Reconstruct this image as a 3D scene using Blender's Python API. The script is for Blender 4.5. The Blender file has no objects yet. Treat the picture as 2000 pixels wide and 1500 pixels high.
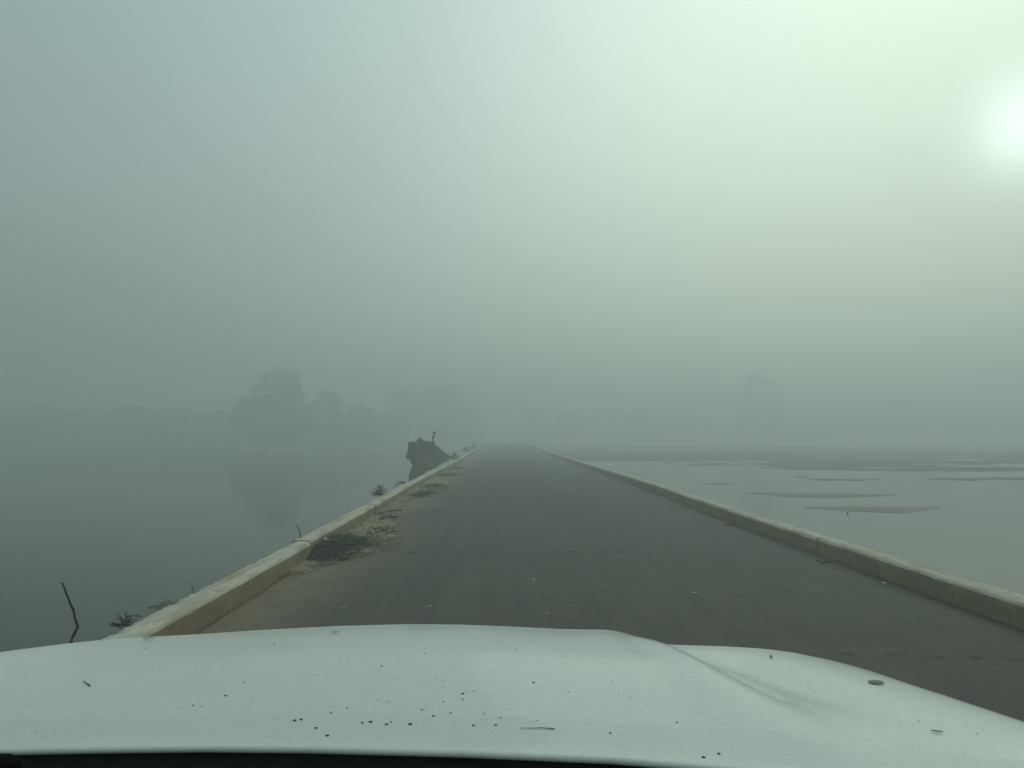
import bpy, math, random
import numpy as np
from mathutils import Vector, Matrix, noise

scene = bpy.context.scene
C = scene.collection
R = math.radians

# ------------------------------------------------------------------ camera
CAM_H = 1.55                     # eye height above the road, metres
PITCH, YAW = R(4.04), R(0.84)    # slightly up, a touch to the right
cam = bpy.data.cameras.new('camera')
cam.sensor_width = 36.0
cam.lens = 27.0
cam.clip_start = 0.05
cam.clip_end = 4000
cam_o = bpy.data.objects.new('camera', cam)
C.objects.link(cam_o)
cam_o.location = (0, 0, CAM_H)
cam_o.rotation_euler = (R(90) + PITCH, 0, -YAW)
scene.camera = cam_o
CAM_ROT = cam_o.rotation_euler.to_matrix()


def ray(px, py):
    """direction of a spot of the 2000x1500 photograph, scaled to one metre ahead"""
    d = CAM_ROT @ Vector(((px - 1000) / 1500, (750 - py) / 1500, -1))
    return d / d.y


def at(px, py, dist):
    d = ray(px, py)
    return Vector((d.x * dist, dist, CAM_H + d.z * dist))


# ------------------------------------------------------------------ world, sun, exposure
sun_dir = CAM_ROT @ Vector(((2012 - 1000) / 1500, (750 - 248) / 1500, -1))
sun_dir.normalize()
SUN_EL = math.asin(sun_dir.z)
SUN_AZ = math.atan2(sun_dir.x, sun_dir.y)      # clockwise from +Y

world = bpy.data.worlds.new('World')
scene.world = world
world.use_nodes = True
nt = world.node_tree
nt.nodes.clear()
wo = nt.nodes.new('ShaderNodeOutputWorld')
bg = nt.nodes.new('ShaderNodeBackground')
sky = nt.nodes.new('ShaderNodeTexSky')
sky.sky_type = 'NISHITA'
sky.sun_disc = False
sky.sun_elevation = SUN_EL
sky.sun_rotation = SUN_AZ
sky.air_density = 1.0
sky.dust_density = 7.0
sky.ozone_density = 1.0
hsv = nt.nodes.new('ShaderNodeHueSaturation')
hsv.inputs['Saturation'].default_value = 0.42
tint = nt.nodes.new('ShaderNodeMix')
tint.data_type = 'RGBA'
tint.blend_type = 'MULTIPLY'
tint.inputs[0].default_value = 1.0
tint.inputs[7].default_value = (0.78, 1.0, 0.925, 1)
nt.links.new(sky.outputs[0], hsv.inputs['Color'])
nt.links.new(hsv.outputs[0], tint.inputs[6])
# fog spreads the glow round the sun: soft shoulder on the sky's radiance
SKY_K, SKY_Q, SKY_S = 0.345, 1.3, 0.5
lum = nt.nodes.new('ShaderNodeRGBToBW')
nt.links.new(tint.outputs[2], lum.inputs[0])
upw = nt.nodes.new('ShaderNodeMath')
upw.operation = 'POWER'
upw.inputs[1].default_value = SKY_Q
nt.links.new(lum.outputs[0], upw.inputs[0])
den = nt.nodes.new('ShaderNodeMath')
den.operation = 'MULTIPLY_ADD'
den.inputs[1].default_value = SKY_K * SKY_S
den.inputs[2].default_value = 1.0
nt.links.new(upw.outputs[0], den.inputs[0])
gain = nt.nodes.new('ShaderNodeMath')
gain.operation = 'POWER'
gain.inputs[1].default_value = SKY_Q - 1
nt.links.new(lum.outputs[0], gain.inputs[0])
gain2 = nt.nodes.new('ShaderNodeMath')
gain2.operation = 'MULTIPLY'
gain2.inputs[1].default_value = SKY_S
nt.links.new(gain.outputs[0], gain2.inputs[0])
inv = nt.nodes.new('ShaderNodeMath')
inv.operation = 'DIVIDE'
nt.links.new(gain2.outputs[0], inv.inputs[0])
nt.links.new(den.outputs[0], inv.inputs[1])
sca = nt.nodes.new('ShaderNodeVectorMath')
sca.operation = 'SCALE'
nt.links.new(tint.outputs[2], sca.inputs[0])
nt.links.new(inv.outputs[0], sca.inputs['Scale'])
# overcast luminance law: a fog-covered sky brightens from the horizon to the zenith as (1 + 2 sin h) / 3
wtc = nt.nodes.new('ShaderNodeTexCoord')
wxy = nt.nodes.new('ShaderNodeSeparateXYZ')
nt.links.new(wtc.outputs['Generated'], wxy.inputs[0])
cie = nt.nodes.new('ShaderNodeMath')
cie.operation = 'MULTIPLY_ADD'
cie.use_clamp = True
cie.inputs[1].default_value = 2 / 3
cie.inputs[2].default_value = 1 / 3
nt.links.new(wxy.outputs['Z'], cie.inputs[0])
sca2 = nt.nodes.new('ShaderNodeVectorMath')
sca2.operation = 'SCALE'
nt.links.new(sca.outputs[0], sca2.inputs[0])
nt.links.new(cie.outputs[0], sca2.inputs['Scale'])
# the sun itself, a soft bright spot where the fog thins towards it
wdot = nt.nodes.new('ShaderNodeVectorMath')
wdot.operation = 'DOT_PRODUCT'
wdot.inputs[1].default_value = tuple(sun_dir)
nt.links.new(wtc.outputs['Generated'], wdot.inputs[0])
wmx = nt.nodes.new('ShaderNodeMath')
wmx.operation = 'MAXIMUM'
wmx.inputs[1].default_value = 0.0
nt.links.new(wdot.outputs['Value'], wmx.inputs[0])
wpw = nt.nodes.new('ShaderNodeMath')
wpw.operation = 'POWER'
wpw.inputs[1].default_value = 900.0
nt.links.new(wmx.outputs[0], wpw.inputs[0])
wsc = nt.nodes.new('ShaderNodeVectorMath')
wsc.operation = 'SCALE'
wsc.inputs[0].default_value = (0.9, 1.1, 1.1)
nt.links.new(wpw.outputs[0], wsc.inputs['Scale'])
wad = nt.nodes.new('ShaderNodeVectorMath')
nt.links.new(sca2.outputs[0], wad.inputs[0])
nt.links.new(wsc.outputs[0], wad.inputs[1])
nt.links.new(wad.outputs[0], bg.inputs['Color'])
bg.inputs['Strength'].default_value = 0.15
nt.links.new(bg.outputs[0], wo.inputs['Surface'])

sun = bpy.data.lights.new('sun', 'SUN')
sun.energy = 0.1
sun.angle = R(70)
sun.color = (0.88, 1.0, 0.88)
sun_o = bpy.data.objects.new('sun', sun)
C.objects.link(sun_o)
sun_o.rotation_euler = sun_dir.to_track_quat('Z', 'Y').to_euler()

scene.view_settings.view_transform = 'Standard'
scene.view_settings.look = 'None'
scene.view_settings.exposure = 2.22
scene.view_settings.gamma = 1.0
scene.render.engine = 'CYCLES'
scene.cycles.volume_bounces = 2
scene.cycles.max_bounces = 8

HAZE_DENSITY = 0.0152
HAZE_ANISO = 0.40

rng = random.Random(7)


# ------------------------------------------------------------------ helpers
def lerp(a, b, t):
    return a + (b - a) * t


def sstep(a, b, x):
    t = min(1.0, max(0.0, (x - a) / (b - a)))
    return t * t * (3 - 2 * t)


def fbm(x, y, z=0.0, o=4):
    return noise.fractal(Vector((x, y, z)), 1.0, 2.0, o)


def rise(y):
    """the road climbs a little towards the far bank"""
    return 0.07 * sstep(12, 24, y) + 0.38 * sstep(40, 130, y)


def mesh_obj(name, verts, faces, material, parent=None, smooth=True):
    me = bpy.data.meshes.new(name)
    me.from_pydata([tuple(v) for v in verts], [], faces)
    me.update()
    if smooth:
        me.polygons.foreach_set('use_smooth', [True] * len(me.polygons))
    if material:
        me.materials.append(material)
    o = bpy.data.objects.new(name, me)
    C.objects.link(o)
    if parent:
        o.parent = parent
    return o


def tag(o, label=None, cat=None, group=None, kind=None):
    if label:
        o['label'] = label
    if cat:
        o['category'] = cat
    if group:
        o['group'] = group
    if kind:
        o['kind'] = kind
    return o


def empty(name, loc=(0, 0, 0)):
    o = bpy.data.objects.new(name, None)
    C.objects.link(o)
    o.location = loc
    return o


def tube(V, F, pts, rads, n=6):
    """append a tapered tube along pts"""
    pts = [Vector(p) for p in pts]
    base = len(V)
    for i, p in enumerate(pts):
        a = pts[max(0, i - 1)]
        b = pts[min(len(pts) - 1, i + 1)]
        d = (b - a)
        if d.length < 1e-9:
            d = Vector((0, 0, 1))
        d.normalize()
        u = d.cross(Vector((0, 0, 1)))
        if u.length < 0.1:
            u = d.cross(Vector((1, 0, 0)))
        u.normalize()
        w = d.cross(u)
        for k in range(n):
            t = 2 * math.pi * k / n
            V.append(p + (u * math.cos(t) + w * math.sin(t)) * rads[i])
    for i in range(len(pts) - 1):
        for k in range(n):
            k2 = (k + 1) % n
            F.append((base + i * n + k, base + i * n + k2, base + (i + 1) * n + k2, base + (i + 1) * n + k))
    F.append(tuple(base + k for k in range(n))[::-1])
    F.append(tuple(base + (len(pts) - 1) * n + k for k in range(n)))


def wobble(pts, amt, seed=0, sub=4):
    """subdivide a polyline and add crookedness"""
    r = random.Random(seed)
    out = []
    for a, b in zip(pts[:-1], pts[1:]):
        a, b = Vector(a), Vector(b)
        for k in range(sub):
            p = a.lerp(b, k / sub)
            if out:
                p = p + Vector((r.uniform(-1, 1), r.uniform(-1, 1), r.uniform(-1, 1))) * amt
            out.append(p)
    out.append(Vector(pts[-1]))
    return out


# ------------------------------------------------------------------ materials
def mat(name, c1, c2, scale=8.0, rough=0.85, bump=0.2, detail=8, c3=None, scale3=0.8, spec=0.3, stretch=(1, 1, 1),
        lo=0.35, hi=0.65, bump_scale=None, bump_dist=0.01):
    m = bpy.data.materials.new(name)
    m.use_nodes = True
    n = m.node_tree
    L = n.links
    bs = n.nodes['Principled BSDF']
    tc = n.nodes.new('ShaderNodeTexCoord')
    mp = n.nodes.new('ShaderNodeMapping')
    mp.inputs['Scale'].default_value = stretch
    L.new(tc.outputs['Object'], mp.inputs['Vector'])
    nz = n.nodes.new('ShaderNodeTexNoise')
    nz.inputs['Scale'].default_value = scale
    nz.inputs['Detail'].default_value = detail
    nz.inputs['Roughness'].default_value = 0.65
    L.new(mp.outputs[0], nz.inputs['Vector'])
    mr = n.nodes.new('ShaderNodeMapRange')
    mr.inputs['From Min'].default_value = lo
    mr.inputs['From Max'].default_value = hi
    L.new(nz.outputs[0], mr.inputs['Value'])
    mx = n.nodes.new('ShaderNodeMix')
    mx.data_type = 'RGBA'
    mx.inputs[6].default_value = (*c1, 1)
    mx.inputs[7].default_value = (*c2, 1)
    L.new(mr.outputs[0], mx.inputs[0])
    col = mx.outputs[2]
    if c3:
        nz2 = n.nodes.new('ShaderNodeTexNoise')
        nz2.inputs['Scale'].default_value = scale3
        nz2.inputs['Detail'].default_value = 5
        L.new(mp.outputs[0], nz2.inputs['Vector'])
        mr2 = n.nodes.new('ShaderNodeMapRange')
        mr2.inputs['From Min'].default_value = 0.45
        mr2.inputs['From Max'].default_value = 0.70
        L.new(nz2.outputs[0], mr2.inputs['Value'])
        mx2 = n.nodes.new('ShaderNodeMix')
        mx2.data_type = 'RGBA'
        L.new(mr2.outputs[0], mx2.inputs[0])
        L.new(col, mx2.inputs[6])
        mx2.inputs[7].default_value = (*c3, 1)
        col = mx2.outputs[2]
    L.new(col, bs.inputs['Base Color'])
    bs.inputs['Roughness'].default_value = rough
    bs.inputs['Specular IOR Level'].default_value = spec
    if bump:
        bz = nz
        if bump_scale:
            bz = n.nodes.new('ShaderNodeTexNoise')
            bz.inputs['Scale'].default_value = bump_scale
            bz.inputs['Detail'].default_value = 6
            L.new(tc.outputs['Object'], bz.inputs['Vector'])
        bp = n.nodes.new('ShaderNodeBump')
        bp.inputs['Strength'].default_value = bump
        bp.inputs['Distance'].default_value = bump_dist
        L.new(bz.outputs[0], bp.inputs['Height'])
        L.new(bp.outputs[0], bs.inputs['Normal'])
    return m


M = {}
M['causeway_concrete'] = mat('weathered_concrete', (0.30, 0.27, 0.20), (0.47, 0.44, 0.36), 9, 0.9, 0.5, c3=(0.33, 0.27, 0.17), scale3=1.1, bump_scale=60)  # plain concrete of the causeway body
M['kerb_top'] = mat('kerb_top_painted_light', (0.50, 0.44, 0.345), (0.74, 0.66, 0.54), 6, 0.9, 0.5, c3=(0.46, 0.37, 0.25), scale3=2.2, bump_scale=60, stretch=(3, .5, 1))  # light falling on the kerb top is put into this paler colour
M['kerb_face'] = mat('kerb_face_silt_painted_shade', (0.22, 0.165, 0.095), (0.34, 0.26, 0.155), 9, 0.92, 0.5, c3=(0.17, 0.14, 0.095), scale3=1.1, bump_scale=60)  # brown silt tone, with the side faces' shade put into the colour
M['sand'] = mat('river_sand', (0.24, 0.19, 0.11), (0.40, 0.32, 0.195), 14, 0.95, 0.6, c3=(0.12, 0.095, 0.06), scale3=3.0, bump_scale=70)
M['mud'] = mat('wet_mud', (0.070, 0.060, 0.046), (0.125, 0.105, 0.078), 2, 0.5, 0.4, bump_scale=8, bump_dist=0.03)
M['wetmud'] = mat('flooded_mud', (0.028, 0.025, 0.020), (0.055, 0.047, 0.036), 1.5, 0.32, 0.3, bump_scale=5, bump_dist=0.02, spec=0.5)
M['bank'] = mat('river_bank_soil', (0.16, 0.15, 0.115), (0.25, 0.228, 0.172), 0.15, 0.95, 0.0)
M['wood'] = mat('dark_driftwood', (0.016, 0.014, 0.012), (0.05, 0.042, 0.034), 30, 0.9, 0.4)
M['pale_wood'] = mat('bleached_driftwood', (0.25, 0.22, 0.17), (0.42, 0.38, 0.30), 30, 0.9, 0.3)
M['drift'] = mat('grey_root', (0.11, 0.097, 0.078), (0.22, 0.195, 0.155), 12, 0.9, 0.2)
M['reed'] = mat('rotting_reed', (0.024, 0.024, 0.018), (0.11, 0.10, 0.072), 25, 0.95, 0.0)
M['straw'] = mat('dry_straw', (0.15, 0.125, 0.08), (0.30, 0.26, 0.17), 25, 0.95, 0.0)
M['root'] = mat('root_mass', (0.012, 0.011, 0.009), (0.13, 0.11, 0.085), 5, 0.95, 1.0, c3=(0.030, 0.031, 0.021), scale3=2.0, bump_dist=0.08)
M['scrap'] = mat('pale_scrap', (0.34, 0.38, 0.36), (0.55, 0.58, 0.55), 20, 0.7, 0.2)
M['leafpale'] = mat('pale_dry_leaf', (0.45, 0.42, 0.34), (0.60, 0.57, 0.48), 40, 0.8, 0.1)
M['bark'] = mat('tree_bark', (0.03, 0.026, 0.02), (0.07, 0.06, 0.045), 5, 0.95, 0.0)
M['leaf'] = mat('tree_leaf', (0.035, 0.05, 0.03), (0.075, 0.09, 0.05), 0.8, 0.8, 0.0)
M['leaf2'] = mat('dry_bush_leaf', (0.05, 0.052, 0.034), (0.09, 0.085, 0.055), 0.8, 0.8, 0.0)
M['fleck'] = mat('dark_seed_husk', (0.025, 0.021, 0.016), (0.08, 0.065, 0.05), 200, 0.8, 0.0)
M['fleckgrey'] = mat('grey_dry_leaf', (0.20, 0.19, 0.16), (0.30, 0.285, 0.245), 80, 0.8, 0.0)
M['plastic'] = mat('black_cowl_plastic', (0.006, 0.007, 0.007), (0.012, 0.013, 0.013), 90, 0.9, 0.15, spec=0.08)
M['rubber'] = mat('black_rubber', (0.002, 0.002, 0.002), (0.004, 0.004, 0.004), 40, 0.9, 0.0, spec=0.02)


def thin_out(m):
    """sand lies in grains: towards its edge it breaks up and lets the road through"""
    n = m.node_tree
    L = n.links
    a = n.nodes.new('ShaderNodeAttribute')
    a.attribute_name = 'cover'
    tc = n.nodes.new('ShaderNodeTexCoord')
    z = n.nodes.new('ShaderNodeTexNoise')
    z.inputs['Scale'].default_value = 7
    z.inputs['Detail'].default_value = 9
    z.inputs['Roughness'].default_value = 0.75
    L.new(tc.outputs['Object'], z.inputs['Vector'])
    s1 = n.nodes.new('ShaderNodeMath')
    s1.operation = 'MULTIPLY_ADD'
    s1.inputs[1].default_value = 0.9
    L.new(a.outputs['Fac'], s1.inputs[0])
    L.new(z.outputs[0], s1.inputs[2])
    r = n.nodes.new('ShaderNodeMapRange')
    r.inputs['From Min'].default_value = 0.60
    r.inputs['From Max'].default_value = 0.92
    L.new(s1.outputs[0], r.inputs['Value'])
    L.new(r.outputs[0], n.nodes['Principled BSDF'].inputs['Alpha'])


thin_out(M['sand'])


def paint():
    m = bpy.data.materials.new('white_car_paint')
    m.use_nodes = True
    n = m.node_tree
    L = n.links
    bs = n.nodes['Principled BSDF']
    tc = n.nodes.new('ShaderNodeTexCoord')
    nz = n.nodes.new('ShaderNodeTexNoise')
    nz.inputs['Scale'].default_value = 5
    nz.inputs['Detail'].default_value = 7
    L.new(tc.outputs['Object'], nz.inputs['Vector'])
    mx = n.nodes.new('ShaderNodeMix')
    mx.data_type = 'RGBA'
    mx.inputs[6].default_value = (0.73, 0.73, 0.66, 1)
    mx.inputs[7].default_value = (0.79, 0.79, 0.715, 1)
    L.new(nz.outputs[0], mx.inputs[0])
    dz = n.nodes.new('ShaderNodeTexNoise')      # dust film settled in fine specks
    dz.inputs['Scale'].default_value = 140
    dz.inputs['Detail'].default_value = 5
    L.new(tc.outputs['Object'], dz.inputs['Vector'])
    dr = n.nodes.new('ShaderNodeMapRange')
    dr.inputs['From Min'].default_value = 0.52
    dr.inputs['From Max'].default_value = 0.80
    dr.inputs['To Max'].default_value = 0.30
    L.new(dz.outputs[0], dr.inputs['Value'])
    dm = n.nodes.new('ShaderNodeMix')
    dm.data_type = 'RGBA'
    dm.inputs[7].default_value = (0.36, 0.33, 0.27, 1)
    L.new(dr.outputs[0], dm.inputs[0])
    L.new(mx.outputs[2], dm.inputs[6])
    L.new(dm.outputs[2], bs.inputs['Base Color'])
    nz3 = n.nodes.new('ShaderNodeTexNoise')      # dusty film: gloss varies
    nz3.inputs['Scale'].default_value = 2.2
    nz3.inputs['Detail'].default_value = 9
    L.new(tc.outputs['Object'], nz3.inputs['Vector'])
    mr = n.nodes.new('ShaderNodeMapRange')
    mr.inputs['To Min'].default_value = 0.05
    mr.inputs['To Max'].default_value = 0.13
    L.new(nz3.outputs[0], mr.inputs['Value'])
    L.new(mr.outputs[0], bs.inputs['Coat Roughness'])
    bs.inputs['Coat Weight'].default_value = 0.8
    bs.inputs['Coat IOR'].default_value = 1.45
    bs.inputs['Roughness'].default_value = 0.6
    bs.inputs['Specular IOR Level'].default_value = 0.1
    return m


M['paint'] = paint()


def water_mat():
    m = bpy.data.materials.new('river_water')
    m.use_nodes = True
    n = m.node_tree
    L = n.links
    bs = n.nodes['Principled BSDF']
    bs.inputs['Base Color'].default_value = (0.004, 0.006, 0.005, 1)
    bs.inputs['Roughness'].default_value = 0.05
    bs.inputs['IOR'].default_value = 1.333
    tc = n.nodes.new('ShaderNodeTexCoord')
    mp = n.nodes.new('ShaderNodeMapping')
    mp.inputs['Scale'].default_value = (0.5, 1.4, 1)
    L.new(tc.outputs['Object'], mp.inputs['Vector'])
    nz = n.nodes.new('ShaderNodeTexNoise')
    nz.inputs['Scale'].default_value = 0.9
    nz.inputs['Detail'].default_value = 3
    L.new(mp.outputs[0], nz.inputs['Vector'])
    bp = n.nodes.new('ShaderNodeBump')
    bp.inputs['Strength'].default_value = 0.10
    bp.inputs['Distance'].default_value = 0.02
    L.new(nz.outputs[0], bp.inputs['Height'])
    L.new(bp.outputs[0], bs.inputs['Normal'])
    return m


M['water'] = water_mat()


def road_mat():
    m = bpy.data.materials.new('worn_road_surface')
    m.use_nodes = True
    n = m.node_tree
    L = n.links
    N = n.nodes.new
    bs = n.nodes['Principled BSDF']
    tc = N('ShaderNodeTexCoord')

    def nzn(scale, detail, st=(1, 1, 1), rough=0.6):
        mp = N('ShaderNodeMapping')
        mp.inputs['Scale'].default_value = st
        L.new(tc.outputs['Object'], mp.inputs['Vector'])
        z = N('ShaderNodeTexNoise')
        z.inputs['Scale'].default_value = scale
        z.inputs['Detail'].default_value = detail
        z.inputs['Roughness'].default_value = rough
        L.new(mp.outputs[0], z.inputs['Vector'])
        return z.outputs[0]

    def rng_(v, a, b, c=0.0, d=1.0):
        r = N('ShaderNodeMapRange')
        r.inputs['From Min'].default_value = a
        r.inputs['From Max'].default_value = b
        r.inputs['To Min'].default_value = c
        r.inputs['To Max'].default_value = d
        L.new(v, r.inputs['Value'])
        return r.outputs[0]

    def mixc(f, a, b):
        x = N('ShaderNodeMix')
        x.data_type = 'RGBA'
        L.new(f, x.inputs[0])
        for v, i in ((a, 6), (b, 7)):
            if isinstance(v, tuple):
                x.inputs[i].default_value = (*v, 1)
            else:
                L.new(v, x.inputs[i])
        return x.outputs[2]

    fine = rng_(nzn(22, 9, rough=0.9), 0.38, 0.62)
    base = mixc(fine, (0.076, 0.064, 0.050), (0.138, 0.116, 0.090))
    broad = rng_(nzn(0.55, 6, (1.0, 0.35, 1)), 0.40, 0.72)
    base = mixc(broad, base, (0.120, 0.104, 0.084))
    grain = rng_(nzn(2.6, 9, (1.0, 0.8, 1), 0.72), 0.36, 0.66)
    base = mixc(grain, base, (0.076, 0.067, 0.055))
    streak = rng_(nzn(1.6, 5, (2.0, 0.06, 1)), 0.47, 0.72, 0, 0.75)
    base = mixc(streak, base, (0.125, 0.109, 0.089))
    stones = rng_(nzn(34, 3, rough=0.9), 0.58, 0.70, 0, 0.85)
    base = mixc(stones, base, (0.185, 0.165, 0.135))
    holes = rng_(nzn(60, 3, (1, 1, 1), 0.9), 0.60, 0.74, 0, 0.6)
    base = mixc(holes, base, (0.040, 0.036, 0.030))
    # silt near the left kerb and dark damp silt in the joint pits come as attributes, as does the right kerb's painted shadow
    a1 = N('ShaderNodeAttribute')
    a1.attribute_name = 'silt'
    patch = rng_(nzn(3.2, 8, (1.6, .7, 1), .7), 0.22, 0.52)
    mul = N('ShaderNodeMath')
    mul.operation = 'MULTIPLY'
    L.new(a1.outputs['Fac'], mul.inputs[0])
    L.new(patch, mul.inputs[1])
    base = mixc(mul.outputs[0], base, (0.23, 0.178, 0.108))
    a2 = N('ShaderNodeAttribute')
    a2.attribute_name = 'damp_shade'
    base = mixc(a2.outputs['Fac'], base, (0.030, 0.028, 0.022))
    L.new(base, bs.inputs['Base Color'])
    bs.inputs['Roughness'].default_value = 0.86
    bs.inputs['Specular IOR Level'].default_value = 0.3
    bp = N('ShaderNodeBump')
    bp.inputs['Strength'].default_value = 0.5
    bp.inputs['Distance'].default_value = 0.006
    L.new(nzn(55, 6), bp.inputs['Height'])
    L.new(bp.outputs[0], bs.inputs['Normal'])
    return m


M['road'] = road_mat()

# ------------------------------------------------------------------ the setting
XL, XR = -2.44, 4.26          # inner faces of the two kerbs
KH, KW = 0.21, 0.25           # kerb height and width
SPAN = 5.2                    # length of one deck span
WATER_Z = -0.25


def joint_y(j):
    return j * SPAN + (0.22 if j == 1 else 0.0)


def build_road():
    pits = []                 # x, y, rx, ry, depth along the span joints
    r = random.Random(3)
    for px, py, s in ((806, 1079, 1.1), (900, 1079, .8), (941, 1080, .9), (1080, 1075, .8), (1122, 1075, 1.0), (1174, 1078, .9),
                      (1214, 1079, .9), (1268, 1084, 1.1), (1313, 1083, .8), (1402, 1087, .7), (850, 1080, .5), (1035, 1077, .5),
                      (985, 1010, .8), (1112, 1009, .8), (1143, 1008, .8), (1243, 1014, .8), (1060, 979, 1.2),
                      (1655, 1274, .8), (1740, 1279, .9), (1835, 1287, .7), (1903, 1286, .9), (1985, 1292, .8)):
        d = ray(px, py)
        y = CAM_H / -d.z
        yj = joint_y(round(y / SPAN))
        y = yj + max(-.12, min(.12, (y - yj) * .6))
        pits.append((d.x * y, y, 0.055 * s * (1 + .15 * r.uniform(-1, 1)) * (y / 10.4) ** .4, 0.05 * s, 0.03))
    for j in range(4, 12):
        for k in range(6):
            pits.append((r.uniform(-1.5, 3.6), j * SPAN + r.uniform(-.05, .05), r.uniform(.04, .12), r.uniform(.03, .07), .025))
    ys = set()
    y = -4.0
    while y < 320:
        ys.add(round(y, 3))
        y += 0.35 if y < 40 else 2.0
    for j in range(0, 12):
        w = 0.22 if j < 5 else 0.12
        k = -w
        while k <= w:
            ys.add(round(joint_y(j) + k, 3))
            k += 0.013
    ys = sorted(ys)
    x0, x1 = XL + 0.028, XR - 0.028
    nx = 210
    xs = [x0 - 0.010] + [lerp(x0, x1, i / nx) for i in range(nx + 1)] + [x1 + 0.010]
    V, silt, damp_shade = [], [], []
    for y in ys:
        jn = round(y / SPAN)
        dj = y - joint_y(jn)
        near = [p for p in pits if abs(p[1] - y) < 0.3]
        for i, x in enumerate(xs):
            z = rise(y) + 0.008 * fbm(x * .6, y * .3, 1.0) + 0.02 * (1 - ((x - 0.91) / 3.4) ** 2)
            dm = 0.0
            cj = dj + 0.018 * fbm(x * 2.3, jn * 7.1, 2.0)
            crack = max(0.0, 1 - abs(cj) / 0.012) * sstep(-.25, .25, fbm(x * 1.7, jn * 3.3, 5.0))
            z -= 0.006 * crack
            dm += 0.35 * crack
            for (qx, qy, rx, ry, dp) in near:
                a = (x - qx) / rx
                b = (y - qy) / ry
                q = a * a + b * b
                if q < 4:
                    q *= 1 + 0.5 * fbm(x * 25, y * 25, 3.0)
                    f = max(0.0, 1 - q)
                    f = f * (2 - f)
                    z -= dp * f * (1 if y > 8 else .5)
                    dm = max(dm, min(1, (0.75 if y > 8 else 0.25) * f))
            if i in (0, len(xs) - 1):
                z -= 0.09
            e = x - XL
            s = sstep(1.35 + .6 * fbm(y * .35, 1.7), 0.1, e)
            s = max(s, 0.5 * sstep(.35, 0, XR - x))
            V.append((x, y, z))
            silt.append(s)
            # dark mud and the kerb's soft shadow, painted along the right kerb foot
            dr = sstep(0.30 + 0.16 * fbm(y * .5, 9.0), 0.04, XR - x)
            damp_shade.append(min(1, max(dm, 0.75 * dr)))
    W = len(xs)
    F = []
    for j in range(len(ys) - 1):
        for i in range(W - 1):
            F.append((j * W + i, j * W + i + 1, (j + 1) * W + i + 1, (j + 1) * W + i))
    o = mesh_obj('road', V, F, M['road'])
    for nm, vals in (('silt', silt), ('damp_shade', damp_shade)):
        at_ = o.data.attributes.new(nm, 'FLOAT', 'POINT')
        at_.data.foreach_set('value', vals)
    tag(o, kind='structure')
    # solid causeway body under road and kerbs
    V, F = [], []
    yy = [-4 + i * 6 for i in range(55)]
    for y in yy:
        z = rise(y)
        V += [(XL - KW - .02, y, -1.7), (XL - KW - .02, y, z - .10), (XR + KW + .02, y, z - .10), (XR + KW + .02, y, -1.7)]
    for j in range(len(yy) - 1):
        b = j * 4
        for k in range(3):
            F.append((b + k, b + k + 1, b + k + 5, b + k + 4))
    o = mesh_obj('causeway', V, F, M['causeway_concrete'], smooth=False)
    tag(o, kind='structure')


build_road()


def kerb_block_mesh(seed, L=SPAN - 0.03, rounded=False):
    """one cast kerb length, worn along its edges; inner face at x=0, body towards -x, along +y"""
    r = random.Random(seed)
    ns = 150
    V, F = [], []
    prof = [(0.0, -0.095), (0.0, 0.02), (0.0, 0.10), (0.001, KH - .035), (-0.006, KH - .012), (-0.022, KH), (-0.09, KH + .004), (-0.16, KH + .003),
            (-KW + .03, KH - .002), (-KW + .006, KH - .02), (-KW, KH - .06), (-KW, -0.095)]
    for i in range(ns + 1):
        t = i / ns
        y = t * L
        e = 0.0
        if rounded:
            e = max(0.0, 1 - (L - y) / 0.16)
            e = 0.10 * (1 - math.sqrt(max(0, 1 - e * e)))
        else:
            e = 0.012 * max(0.0, 1 - min(y, L - y) / 0.05)
        for k, (x, z) in enumerate(prof):
            wear = 0.006 if 3 <= k <= 9 else 0.003
            dx = wear * fbm(y * 9.1 + seed * 11, k * 0.8, 0.0) + .003 * fbm(y * 1.3 + seed * 7, 0.3)
            dz = wear * .7 * fbm(y * 8.7 + seed * 5, k * 0.7, 4.0)
            chip = max(0.0, fbm(y * 6.3 + seed * 3, 7.7, k * .15) - 0.27) if k in (4, 5, 8, 9) else 0
            if z < 0:
                dz = 0
            xx = x + dx - (e if x > -0.1 else 0) - (0.05 * chip if k in (4, 5) else -0.07 * chip)
            V.append((xx, y, z + dz - 0.06 * chip))
    n = len(prof)
    for i in range(ns):
        for k in range(n - 1):
            F.append((i * n + k, (i + 1) * n + k, (i + 1) * n + k + 1, i * n + k + 1))
    F.append(tuple(range(n)))
    F.append(tuple(ns * n + k for k in range(n))[::-1])
    me = bpy.data.meshes.new('kerb_block')
    me.from_pydata(V, [], F)
    me.update()
    me.polygons.foreach_set('use_smooth', [True] * len(me.polygons))
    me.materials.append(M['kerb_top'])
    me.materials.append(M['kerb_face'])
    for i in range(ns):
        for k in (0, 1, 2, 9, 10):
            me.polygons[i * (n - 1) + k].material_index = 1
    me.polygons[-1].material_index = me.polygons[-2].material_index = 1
    return me


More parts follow.
